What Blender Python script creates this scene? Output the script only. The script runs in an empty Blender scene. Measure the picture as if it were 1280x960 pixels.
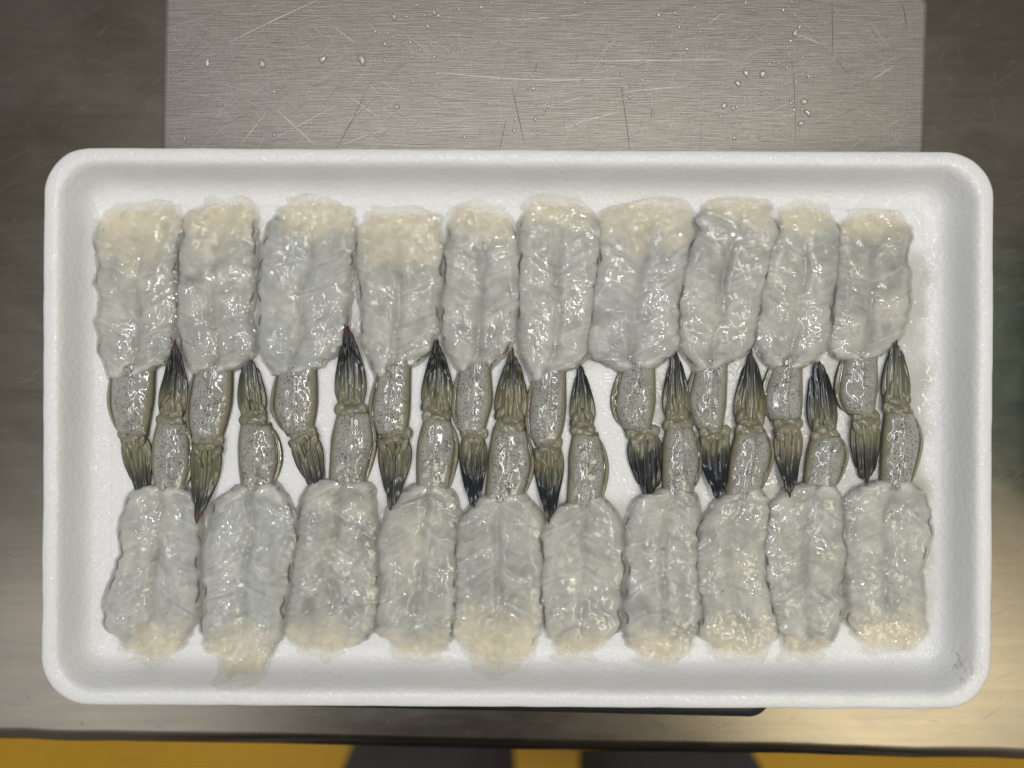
import bpy, math, random
import numpy as np
from mathutils import Vector, Matrix

# ------------------------------------------------------------------ units
S = 0.00025            # one "u" = 0.25 mm; all shrimp and tray numbers below are in u
CX, CY = 640.0, 480.0  # the tray floor point straight under the camera
D = 1040.0             # tray floor to camera, u
ZF = 0.048             # height of the tray floor above the table top, m
R = math.radians
random.seed(7)
rng = np.random.default_rng(7)

# ------------------------------------------------------------------ camera, world, lamps, exposure
scene = bpy.context.scene
COL = scene.collection
cam_d = bpy.data.cameras.new('camera')
cam = bpy.data.objects.new('camera', cam_d)
COL.objects.link(cam)
cam.location = (0, 0, ZF + D * S)
cam_d.sensor_width = 36.0
cam_d.lens = 36.0 * D / 1280.0
cam_d.clip_start = 0.01
cam_d.clip_end = 30
cam_d.dof.use_dof = True
cam_d.dof.focus_distance = D * S - 0.003
cam_d.dof.aperture_fstop = 6.0
scene.camera = cam

world = bpy.data.worlds.new('World')
scene.world = world
world.use_nodes = True
wn = world.node_tree.nodes['Background']
wn.inputs['Color'].default_value = (1.0, 0.98, 0.93, 1)
wn.inputs['Strength'].default_value = 0.27

def area_lamp(name, loc, target, sx, sy, watt, color):
    d = bpy.data.lights.new(name, 'AREA')
    d.shape = 'RECTANGLE'; d.size = sx; d.size_y = sy
    d.energy = watt; d.color = color
    o = bpy.data.objects.new(name, d)
    COL.objects.link(o)
    o.location = loc
    o.rotation_euler = (Vector(target) - Vector(loc)).to_track_quat('-Z', 'Y').to_euler()
    return o

area_lamp('ceiling_lamp', (0.34, 0.26, 1.60), (0, 0, 0), 0.9, 0.045, 7.7, (1.0, 0.985, 0.955))
area_lamp('ceiling_lamp', (-0.42, 0.10, 1.60), (0, 0, 0), 0.9, 0.045, 5.3, (0.96, 0.98, 1.0))
area_lamp('side_light', (-0.90, -0.72, 1.50), (0, 0, 0), 0.7, 0.4, 2.6, (0.93, 0.95, 1.0))  # added fill lamp, gives the table steel its grey sheen at front left
area_lamp('side_light', (0.72, -0.62, 1.30), (0, 0, 0), 0.55, 0.45, 5.0, (1.0, 0.90, 0.66))  # warm window light, mirrored in the steel at front right

scene.view_settings.view_transform = 'Standard'
scene.view_settings.look = 'None'
scene.view_settings.exposure = 0.0
scene.view_settings.gamma = 1.0
scene.view_settings.use_curve_mapping = False
scene.cycles.use_denoising = True
scene.cycles.max_bounces = 8
scene.cycles.transparent_max_bounces = 16
scene.cycles.sample_clamp_indirect = 6.0
scene.cycles.caustics_reflective = False
scene.cycles.caustics_refractive = False

# ------------------------------------------------------------------ helpers
def tag(o, label=None, cat=None, group=None, kind=None):
    if label: o['label'] = label
    if cat: o['category'] = cat
    if group: o['group'] = group
    if kind: o['kind'] = kind
    return o

def empty(name, loc):
    o = bpy.data.objects.new(name, None)
    COL.objects.link(o)
    o.empty_display_size = 0.01
    o.location = loc
    return o

def link_mesh(name, me, mat=None, parent=None):
    o = bpy.data.objects.new(name, me)
    COL.objects.link(o)
    if mat: me.materials.append(mat)
    if parent: o.parent = parent
    return o

def make_mesh(name, verts, quads, attrs=None, smooth=True, tris=None):
    """verts Nx3 (m), quads Mx4; attrs: name -> N floats or Nx3 colours"""
    me = bpy.data.meshes.new(name)
    verts = np.asarray(verts, dtype=np.float32)
    loops = np.asarray(quads, dtype=np.int32).reshape(-1)
    nq = len(loops) // 4
    tot = np.full(nq, 4, dtype=np.int32)
    if tris is not None and len(tris):
        tr = np.asarray(tris, dtype=np.int32).reshape(-1)
        loops = np.concatenate([loops, tr]); tot = np.concatenate([tot, np.full(len(tr) // 3, 3, dtype=np.int32)])
    start = np.concatenate([[0], np.cumsum(tot)[:-1]]).astype(np.int32)
    me.vertices.add(len(verts)); me.vertices.foreach_set('co', verts.ravel())
    me.loops.add(len(loops)); me.loops.foreach_set('vertex_index', loops)
    me.polygons.add(len(tot)); me.polygons.foreach_set('loop_start', start)
    me.polygons.foreach_set('use_smooth', np.full(len(tot), smooth, dtype=bool))
    me.update(calc_edges=True)
    for k, v in (attrs or {}).items():
        v = np.asarray(v, dtype=np.float32)
        if v.ndim == 1:
            a = me.attributes.new(k, 'FLOAT', 'POINT'); a.data.foreach_set('value', v)
        else:
            c = np.ones((len(v), 4), dtype=np.float32); c[:, :3] = v
            a = me.attributes.new(k, 'FLOAT_COLOR', 'POINT'); a.data.foreach_set('color', c.ravel())
    me.validate()
    return me

def grid_quads(nr, nc, off=0):
    i = np.arange(nr - 1)[:, None] * nc + np.arange(nc - 1)[None, :]
    return (np.stack([i, i + 1, i + nc + 1, i + nc], -1).reshape(-1, 4) + off)

_tab = np.random.default_rng(3).random((256, 256))
def vnoise(x, y, seed=0):
    x = np.asarray(x, float) + seed * 17.31; y = np.asarray(y, float) + seed * 9.77
    xi = np.floor(x).astype(int); yi = np.floor(y).astype(int)
    fx = x - xi; fy = y - yi
    fx = fx * fx * fx * (fx * (fx * 6 - 15) + 10); fy = fy * fy * fy * (fy * (fy * 6 - 15) + 10)
    g = lambda a, b: _tab[a % 256, b % 256]
    return ((g(xi, yi) * (1 - fx) + g(xi + 1, yi) * fx) * (1 - fy) + (g(xi, yi + 1) * (1 - fx) + g(xi + 1, yi + 1) * fx) * fy) * 2 - 1

def fbm(x, y, seed=0, oct=3):
    s = 0; a = 1.0
    for k in range(oct):
        s = s + a * vnoise(x * 2 ** k, y * 2 ** k, seed + k * 5); a *= 0.5
    return s

def sstep(a, b, x):
    t = np.clip((x - a) / (b - a), 0, 1)
    return t * t * (3 - 2 * t)

def spline(pts, n):
    """Catmull-Rom through pts, resampled to n points evenly by length"""
    p = np.asarray(pts, float)
    if len(p) == 2:
        t = np.linspace(0, 1, n)[:, None]
        return p[0] * (1 - t) + p[1] * t
    q = np.vstack([2 * p[0] - p[1], p, 2 * p[-1] - p[-2]])
    out = []
    for i in range(len(p) - 1):
        a, b, c, d = q[i:i + 4]
        t = np.linspace(0, 1, 24, endpoint=False)[:, None]
        out.append(0.5 * ((2 * b) + (-a + c) * t + (2 * a - 5 * b + 4 * c - d) * t ** 2 + (-a + 3 * b - 3 * c + d) * t ** 3))
    c = np.vstack(out + [p[-1:]])
    l = np.concatenate([[0], np.cumsum(np.linalg.norm(np.diff(c, axis=0), axis=1))])
    s = np.linspace(0, l[-1], n)
    return np.stack([np.interp(s, l, c[:, k]) for k in range(c.shape[1])], 1)

def to_u(p, z=0.0):
    """measured picture position -> u on the plane z above the tray floor"""
    p = np.asarray(p, float)
    f = (D - z) / D
    return np.stack([(p[..., 0] - CX) * f, (CY - p[..., 1]) * f], -1)

def bm_box(verts, quads, x0, x1, y0, y1, z0, z1):
    b = len(verts)
    verts += [(x0, y0, z0), (x1, y0, z0), (x1, y1, z0), (x0, y1, z0), (x0, y0, z1), (x1, y0, z1), (x1, y1, z1), (x0, y1, z1)]
    quads += [[b + i for i in f] for f in ((0, 3, 2, 1), (4, 5, 6, 7), (0, 1, 5, 4), (1, 2, 6, 5), (2, 3, 7, 6), (3, 0, 4, 7))]

# ------------------------------------------------------------------ materials
class NT:
    def __init__(self, name):
        self.m = bpy.data.materials.new(name)
        self.m.use_nodes = True
        self.t = self.m.node_tree
        self.p = self.t.nodes['Principled BSDF']
        self.out = self.t.nodes['Material Output']
    def n(self, typ, **kw):
        o = self.t.nodes.new(typ)
        for k, v in kw.items():
            if k.startswith('_'): setattr(o, k[1:], v)
            else: o.inputs[k.replace('__', ' ')].default_value = v
        return o
    def l(self, a, b): self.t.links.new(a, b)
    def pos(self, scale=(1, 1, 1), rot=0.0):
        g = self.n('ShaderNodeNewGeometry')
        mp = self.n('ShaderNodeMapping'); mp.inputs['Scale'].default_value = scale; mp.inputs['Rotation'].default_value = (0, 0, rot)
        self.l(g.outputs['Position'], mp.inputs['Vector'])
        return mp.outputs['Vector']
    def noise(self, vec, scale, detail=2.0, rough=0.5, dist=0.0):
        o = self.n('ShaderNodeTexNoise', Scale=scale, Detail=detail, Roughness=rough, Distortion=dist)
        self.l(vec, o.inputs['Vector']); return o.outputs['Fac']
    def ramp(self, fac, stops):
        o = self.n('ShaderNodeValToRGB')
        e = o.color_ramp.elements
        while len(e) < len(stops): e.new(0.5)
        for el, (p, c) in zip(e, stops):
            el.position = p; el.color = (*c, 1) if len(c) == 3 else c
        self.l(fac, o.inputs['Fac']); return o.outputs['Color']
    def mix(self, fac, a, b, mode='MIX'):
        o = self.n('ShaderNodeMix', _data_type='RGBA', _blend_type=mode)
        for s, v in ((0, fac), (6, a), (7, b)):
            if hasattr(v, 'is_linked'): self.l(v, o.inputs[s])
            elif isinstance(v, (int, float)): o.inputs[s].default_value = v
            else: o.inputs[s].default_value = (*v, 1)
        return o.outputs[2]
    def math(self, op, a, b=0.0, c=0.0):
        o = self.n('ShaderNodeMath', _operation=op)
        for s, v in ((0, a), (1, b), (2, c)):
            if hasattr(v, 'is_linked'): self.l(v, o.inputs[s])
            else: o.inputs[s].default_value = v
        return o.outputs[0]
    def attr(self, name, out='Fac'):
        o = self.n('ShaderNodeAttribute', _attribute_name=name); return o.outputs[out]
    def bump(self, h, strength, dist, prev=None):
        o = self.n('ShaderNodeBump', Strength=strength, Distance=dist)
        self.l(h, o.inputs['Height'])
        if prev: self.l(prev, o.inputs['Normal'])
        return o.outputs['Normal']
    def set(self, **kw):
        for k, v in kw.items():
            i = self.p.inputs[k.replace('__', ' ')]
            if hasattr(v, 'is_linked'): self.l(v, i)
            elif isinstance(v, tuple) and len(v) == 3 and i.type == 'RGBA': i.default_value = (*v, 1)
            else: i.default_value = v
        return self

def simple(name, col, rough=0.5, metal=0.0, var=0.12, vscale=60.0, bump=0.0):
    t = NT(name)
    f = t.noise(t.pos(), vscale, 3)
    c = t.mix(f, tuple(x * (1 - var) for x in col), tuple(min(1, x * (1 + var)) for x in col))
    t.set(Base__Color=c, Roughness=rough, Metallic=metal)
    if bump: t.set(Normal=t.bump(f, bump, 0.001))
    return t.m

# brushed, worn steel of the table
def mat_table():
    t = NT('brushed_table_steel')
    br = t.noise(t.pos((14, 420, 1)), 1.0, 4, 0.6)
    br2 = t.noise(t.pos((60, 1900, 1), 0.06), 1.0, 3, 0.6)
    blot = t.noise(t.pos(), 14.0, 4, 0.6, 0.6)
    c = t.mix(blot, (0.155, 0.132, 0.10), (0.225, 0.205, 0.17))
    st = t.ramp(t.noise(t.pos((26, 60, 1)), 1.0, 6, 0.7, 0.8), [(0.42, (0, 0, 0)), (0.72, (1, 1, 1))])
    c = t.mix(t.math('MULTIPLY', st, 0.16), c, (0.30, 0.29, 0.265))
    c = t.mix(t.math('MULTIPLY', br2, 0.35), c, (0.11, 0.10, 0.085))
    r = t.math('MULTIPLY_ADD', blot, 0.12, 0.17)
    r = t.math('MULTIPLY_ADD', br, 0.08, r)
    r = t.math('MULTIPLY_ADD', st, 0.05, r)
    t.set(Base__Color=c, Metallic=1.0, Roughness=r)
    nrm = t.bump(br, 0.07, 0.0003)
    nrm = t.bump(br2, 0.05, 0.0002, nrm)
    t.set(Normal=nrm)
    return t.m

def mat_platter():
    t = NT('scratched_platter_steel')
    h1 = t.noise(t.pos((90, 2600, 1)), 1.0, 3, 0.6)
    h2 = t.noise(t.pos((2200, 120, 1)), 1.0, 3, 0.6)
    h3 = t.noise(t.pos((120, 2400, 1), R(38)), 1.0, 2, 0.6)
    h4 = t.noise(t.pos((120, 2400, 1), R(-42)), 1.0, 2, 0.6)
    a = t.math('ADD', t.math('MULTIPLY', h1, 0.46), t.math('MULTIPLY', h2, 0.14))
    a = t.math('ADD', a, t.math('MULTIPLY', h3, 0.22))
    a = t.math('ADD', a, t.math('MULTIPLY', h4, 0.18))
    blot = t.noise(t.pos(), 16.0, 4, 0.55, 0.4)
    c = t.ramp(a, [(0.34, (0.205, 0.192, 0.172)), (0.5, (0.33, 0.308, 0.276)), (0.66, (0.46, 0.435, 0.395))])
    c = t.mix(t.math('MULTIPLY', blot, 0.5), c, (0.40, 0.36, 0.32))
    t.set(Base__Color=c, Metallic=0.88, Roughness=t.math('MULTIPLY_ADD', blot, 0.14, 0.42))
    t.set(Normal=t.bump(a, 0.38, 0.0005))
    return t.m

def mat_scratch():
    t = NT('scratch_groove_steel')
    t.set(Base__Color=t.attr('pigment', 'Color'), Metallic=0.55, Roughness=0.5)
    return t.m

def mat_foam():
    t = NT('white_foam')
    v = t.n('ShaderNodeTexVoronoi', Scale=620.0); t.l(t.pos(), v.inputs['Vector'])
    beads = v.outputs['Distance']
    fine = t.noise(t.pos(), 1500.0, 2, 0.6)
    big = t.noise(t.pos(), 90.0, 3)
    c = t.mix(big, (0.72, 0.728, 0.74), (0.79, 0.795, 0.80))
    # brown smear left in one corner of the tray
    g = t.n('ShaderNodeNewGeometry')
    sx = t.n('ShaderNodeVectorMath', _operation='DISTANCE'); t.l(g.outputs['Position'], sx.inputs[0])
    sx.inputs[1].default_value = ((1206 - CX) * S * 0.97, (CY - 836) * S * 0.97, ZF + 0.007)
    m = t.math('SUBTRACT', 1.0, t.math('DIVIDE', sx.outputs['Value'], 0.0085))
    m = t.math('MULTIPLY', t.math('MAXIMUM', m, 0.0), 0.85)
    streak = t.ramp(t.noise(t.pos((1.6, 0.8, 1)), 420.0, 4, 0.7, 1.2), [(0.50, (0, 0, 0)), (0.66, (1, 1, 1))])
    c = t.mix(t.math('MULTIPLY', m, streak), c, (0.33, 0.20, 0.11))
    t.set(Base__Color=c, Roughness=0.42, Specular__IOR__Level=0.5)
    cn = t.bump(t.noise(t.pos(), 1000.0, 0.0), 1.0, 0.00028)
    t.set(Coat__Weight=0.35, Coat__Roughness=0.12, Coat__Normal=cn)
    t.set(Subsurface__Weight=0.25, Subsurface__Scale=0.002, Subsurface__Radius=(1, 1, 1))
    n = t.bump(beads, 0.27, 0.00045)
    n = t.bump(fine, 0.35, 0.0003, n)
    t.set(Normal=n)
    return t.m

def with_alpha(t, alpha):
    tr = t.n('ShaderNodeBsdfTransparent')
    mx = t.n('ShaderNodeMixShader')
    t.l(alpha, mx.inputs[0]); t.l(tr.outputs[0], mx.inputs[1]); t.l(t.p.outputs[0], mx.inputs[2])
    t.l(mx.outputs[0], t.out.inputs['Surface'])

def mat_flesh():
    t = NT('raw_shrimp_flesh')
    oi = t.n('ShaderNodeObjectInfo')
    n1 = t.noise(t.pos(), 130.0, 4, 0.6, 0.5)
    n2 = t.noise(t.pos(), 520.0, 3, 0.6)
    n3 = t.noise(t.pos(), 38.0, 3, 0.6, 0.8)
    grey = t.ramp(t.math('ADD', t.math('MULTIPLY', n1, 0.5), t.math('MULTIPLY', n3, 0.5)), [(0.33, (0.29, 0.30, 0.275)), (0.5, (0.43, 0.43, 0.385)), (0.66, (0.58, 0.56, 0.49))])
    grey = t.mix(t.math('MULTIPLY', oi.outputs['Random'], 0.5), grey, (0.44, 0.465, 0.455))
    cream = t.mix(n1, (0.74, 0.66, 0.485), (0.86, 0.80, 0.65))
    cm = t.math('MULTIPLY', t.attr('cream'), t.math('MULTIPLY_ADD', n1, 0.8, 0.55))
    cm = t.math('MINIMUM', cm, 1.0)
    c = t.mix(cm, grey, cream)
    fb = t.attr('fibre')
    c = t.mix(t.math('MAXIMUM', fb, 0.0), c, (0.80, 0.80, 0.76))
    c = t.mix(t.math('MAXIMUM', t.math('MULTIPLY', fb, -1.0), 0.0), c, (0.20, 0.215, 0.20))
    c = t.mix(t.math('MULTIPLY', n2, 0.14), c, (0.78, 0.78, 0.75))
    c = t.mix(t.attr('pigment'), c, (0.045, 0.042, 0.035))
    t.set(Base__Color=c, Roughness=0.32, Specular__IOR__Level=0.3, IOR=1.38)
    t.set(Subsurface__Weight=0.85, Subsurface__Scale=0.0035, Subsurface__Radius=(1.0, 0.92, 0.78))
    w1 = t.noise(t.pos(), 390.0, 0.0, 0.5, 0.6)
    w2 = t.noise(t.pos((1.0, 1.6, 1.0)), 640.0, 0.0, 0.5, 0.5)
    nrm = t.bump(w1, 1.0, 0.00046)
    nrm = t.bump(w2, 1.0, 0.00010, nrm)
    wet = t.ramp(t.noise(t.pos(), 95.0, 2, 0.6), [(0.41, (0.10, 0.10, 0.10)), (0.60, (1, 1, 1))])
    t.set(Coat__Weight=wet, Coat__Roughness=0.065, Coat__IOR=1.55, Coat__Normal=nrm, Normal=t.bump(w1, 0.2, 0.0005))
    with_alpha(t, t.math('SUBTRACT', 1.0, t.attr('thin')))
    return t.m

def mat_shell():
    t = NT('tail_segment_shell')
    n1 = t.noise(t.pos(), 240.0, 3)
    base = t.mix(n1, (0.27, 0.275, 0.245), (0.47, 0.475, 0.435))
    v = t.n('ShaderNodeTexVoronoi', Scale=1500.0, Randomness=1.0); t.l(t.pos((1.25, 0.9, 1)), v.inputs['Vector'])
    rnd = t.noise(t.pos(), 420.0, 2, 0.6)
    sp = t.math('LESS_THAN', v.outputs['Distance'], t.math('MULTIPLY_ADD', rnd, 0.75, 0.0))
    sp = t.math('MULTIPLY', sp, t.attr('speck'))
    c = t.mix(t.math('MULTIPLY', sp, 0.7), base, (0.03, 0.032, 0.03))
    c = t.mix(t.attr('tan'), c, (0.27, 0.24, 0.135))
    c = t.mix(t.attr('pigment'), c, (0.03, 0.022, 0.012))
    t.set(Base__Color=c, Roughness=0.12, Specular__IOR__Level=0.7)
    t.set(Subsurface__Weight=0.25, Subsurface__Scale=0.0015, Subsurface__Radius=(1, 0.95, 0.8))
    w1 = t.noise(t.pos((1.4, 0.8, 1.0)), 230.0, 0.0, 0.5, 0.4)
    w2 = t.noise(t.pos((1.6, 1.0, 1.0)), 700.0, 0.0)
    nrm = t.bump(w1, 1.0, 0.00055)
    nrm = t.bump(w2, 0.35, 0.0001, nrm)
    t.set(Normal=nrm)
    with_alpha(t, t.math('SUBTRACT', 1.0, t.attr('thin')))
    return t.m

def mat_fin():
    t = NT('tail_fin_shell')
    st = t.noise(t.pos((3.2, 0.25, 1.0)), 900.0, 3, 0.6)
    c = t.mix(t.math('MULTIPLY', st, 0.10), t.attr('pigment', 'Color'), (0.02, 0.02, 0.015))
    t.set(Base__Color=c, Roughness=0.2, Specular__IOR__Level=0.5)
    w1 = t.noise(t.pos((1.0, 0.6, 1.0)), 220.0, 0.0, 0.5, 0.5)
    nrm = t.bump(w1, 1.0, 0.0004)
    nrm = t.bump(st, 0.02, 0.0002, nrm)
    t.set(Normal=nrm)
    with_alpha(t, t.math('SUBTRACT', 1.0, t.attr('thin')))
    return t.m

def mat_juice():
    t = NT('shrimp_juice')
    n = t.noise(t.pos(), 70.0, 3)
    t.set(Base__Color=t.mix(n, (0.40, 0.375, 0.28), (0.50, 0.48, 0.40)), Roughness=0.10, Specular__IOR__Level=0.55)
    t.set(Normal=t.bump(t.noise(t.pos(), 260.0, 1, 0.5, 0.6), 0.6, 0.0008))
    with_alpha(t, t.attr('cover'))
    return t.m

def mat_water():
    t = NT('water')
    gl = t.n('ShaderNodeBsdfGlossy', Roughness=0.16)
    tr = t.n('ShaderNodeBsdfTransparent', Color=(1, 1, 1, 1))
    fr = t.n('ShaderNodeFresnel', IOR=1.36)
    t.l(t.bump(t.noise(t.pos(), 1500.0, 2), 0.5, 0.0003), gl.inputs['Normal'])
    df = t.n('ShaderNodeBsdfDiffuse', Color=(0.9, 0.9, 0.88, 1))  # white put into the drops in place of the light they would focus
    m0 = t.n('ShaderNodeMixShader', Fac=0.26); t.l(tr.outputs[0], m0.inputs[1]); t.l(df.outputs[0], m0.inputs[2])
    mx = t.n('ShaderNodeMixShader'); t.l(t.math('MULTIPLY_ADD', fr.outputs[0], 2.0, 0.10), mx.inputs[0]); t.l(m0.outputs[0], mx.inputs[1]); t.l(gl.outputs[0], mx.inputs[2])
    t.l(mx.outputs[0], t.out.inputs['Surface'])
    return t.m

def mat_cloth(name, col):
    t = NT(name)
    wv = t.noise(t.pos((1, 1, 0.25)), 500.0, 2)
    f = t.noise(t.pos(), 9.0, 3)
    c = t.mix(f, tuple(x * 0.75 for x in col), tuple(x * 1.3 for x in col))
    t.set(Base__Color=c, Roughness=0.9, Specular__IOR__Level=0.2, Normal=t.bump(wv, 0.4, 0.001))
    return t.m

M = dict(table=mat_table(), platter=mat_platter(), scratch=mat_scratch(), foam=mat_foam(), flesh=mat_flesh(), shell=mat_shell(),
         fin=mat_fin(), juice=mat_juice(), water=mat_water(),
         black=simple('black_plastic', (0.018, 0.018, 0.02), 0.45),
         green=simple('green_plastic', (0.16, 0.55, 0.36), 0.6, var=0.3, vscale=20),
         skin=simple('skin', (0.55, 0.36, 0.26), 0.5), hair=simple('dark_hair', (0.02, 0.015, 0.012), 0.5),
         trousers=mat_cloth('grey_work_trousers', (0.11, 0.115, 0.145)), jacket=mat_cloth('dark_work_jacket', (0.03, 0.032, 0.04)),
         boot=simple('black_rubber_boot', (0.015, 0.015, 0.018), 0.4))

def mat_floor():
    t = NT('yellow_floor_paint')
    a = t.noise(t.pos(), 5.0, 5, 0.6, 0.4); b = t.noise(t.pos(), 60.0, 3)
    c = t.mix(a, (0.66, 0.34, 0.006), (0.80, 0.46, 0.015))
    c = t.mix(t.math('MULTIPLY', b, 0.3), c, (0.36, 0.20, 0.03))
    t.set(Base__Color=c, Roughness=0.45)
    return t.m

# ------------------------------------------------------------------ setting: floor and steel table
fl = link_mesh('floor', make_mesh('floor', [(-4, -4, -0.85), (4, -4, -0.85), (4, 4, -0.85), (-4, 4, -0.85)], [[0, 1, 2, 3]]), mat_floor())
tag(fl, kind='structure')

table = empty('steel_table', (0, 0.5, -0.85))
tag(table, 'stainless steel work table with a rolled front edge, under the scale', 'table')
def build_table():
    w, yb = 0.95, 1.2
    prof = [(-yb, 0.0)]
    # y grows towards the front (negative world y): list of (distance forward from the edge line, z)
    pts = [(-1.25, 0.0), (-0.02, 0.0), (-0.0065, -0.0002)]
    for a in range(0, 181, 15):
        pts.append((-0.0065 + 0.0065 * math.sin(R(a)), -0.0067 + 0.0065 * math.cos(R(a))))
    pts += [(-0.0065, -0.04), (-0.009, -0.04), (-0.009, -0.017), (-1.25, -0.017)]
    xs = np.concatenate([[-w], np.linspace(-0.3, 0.3, 61), [w]])
    V, Q = [], []
    n = len(pts)
    tl = math.tan(R(1.2))
    for x in xs:
        wob = 0.0005 * float(vnoise(x * 25, 0.3, 4)) + 0.0004 * float(vnoise(x * 70, 0.7, 5))
        for (f, z) in pts:
            e = -0.1373 - x * tl + (wob if f > -0.5 else 0)
            V.append((x, e - f, z))
    for i in range(len(xs) - 1):
        for j in range(n - 1):
            Q.append((i * n + j, i * n + j + 1, (i + 1) * n + j + 1, (i + 1) * n + j))
    V = np.array(V) - np.array([0, 0.5, -0.85])
    me = make_mesh('tabletop', V, Q, smooth=True)
    link_mesh('tabletop', me, M['table'], table)
    for sx in (-0.88, 0.88):
        for y in (-0.08 if sx > 0 else -0.06, 1.05):
            V, Q = [], []
            bm_box(V, Q, sx - 0.02, sx + 0.02, y - 0.02 - 0.5, y + 0.02 - 0.5, 0.001, 0.832)
            link_mesh('leg', make_mesh('leg', V, Q, smooth=False), M['table'], table)
build_table()

# ------------------------------------------------------------------ kitchen scale under the tray
def rrect(hx, hy, r, n=10):
    p = []
    for cx, cy, a0 in ((hx - r, hy - r, 0), (-hx + r, hy - r, 90), (-hx + r, -hy + r, 180), (hx - r, -hy + r, 270)):
        for k in range(n + 1):
            a = R(a0 + 90 * k / n)
            p.append((cx + r * math.cos(a), cy + r * math.sin(a)))
    return np.array(p)

def loft(rings, close_top=True, close_bottom=True):
    """rings: list of Nx3"""
    n = len(rings[0]); V = np.vstack(rings); Q = []
    for i in range(len(rings) - 1):
        for j in range(n):
            k = (j + 1) % n
            Q.append((i * n + j, i * n + k, (i + 1) * n + k, (i + 1) * n + j))
    T = []
    V = list(map(tuple, V))
    for flag, base, flip in ((close_bottom, 0, True), (close_top, (len(rings) - 1) * n, False)):
        if flag:
            c = np.mean(np.array(V[base:base + n]), axis=0); V.append(tuple(c)); ci = len(V) - 1
            for j in range(n):
                k = (j + 1) % n
                T.append((ci, base + k, base + j) if flip else (ci, base + j, base + k))
    return V, Q, T

def ring(p, z, off=(0, 0), rot=0.0):
    c, s = math.cos(rot), math.sin(rot)
    x = p[:, 0] * c - p[:, 1] * s + off[0]; y = p[:, 0] * s + p[:, 1] * c + off[1]
    return np.stack([x, y, np.full(len(x), z)], 1)

scale_o = empty('weighing_scale', (0, 0, 0.0))
tag(scale_o, 'weighing scale with scratched steel platter and black body under the foam tray', 'scale')
PZ = ZF - 0.0016           # platter top
SR = R(-1.35)
pf = (D * S + 0.0016) / D  # metres per picture unit on the platter
pcx, pcy = (674 - CX) * pf, (CY - 377) * pf
hx, hy = 479.5 * pf, 401 * pf
rings = []
for r_, dz in ((0.0, -0.026), (0.0, -0.0022), (0.0003, -0.0011), (0.0010, -0.0003), (0.0022, 0.0)):
    rings.append(ring(rrect(hx - r_, hy - r_, 0.0048 - r_ * 0.5), PZ + dz, (pcx, pcy), SR))
V, Q, T = loft(rings, True, True)
link_mesh('platter', make_mesh('platter', V, Q, tris=T), M['platter'], scale_o)
# black body, sticking out at the front below the tray
bz = 0.030
bf = (D * S + ZF - bz) / D
bx0, bx1, by0, by1 = (300 - CX) * bf, (975 - CX) * bf, (CY - 896.0) * bf, (CY + 0) * bf
rings = []
for r_, z in ((0.002, 0.0012), (0.0, 0.003), (0.0, bz - 0.002), (0.0012, bz - 0.0004), (0.003, bz)):
    rings.append(ring(rrect((bx1 - bx0) / 2 - r_, (by1 - by0) / 2 - r_, 0.007), z, ((bx0 + bx1) / 2, (by0 + by1) / 2 + 0.0012), SR))
V, Q, T = loft(rings)
link_mesh('body', make_mesh('body', V, Q, tris=T), M['black'], scale_o)

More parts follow.
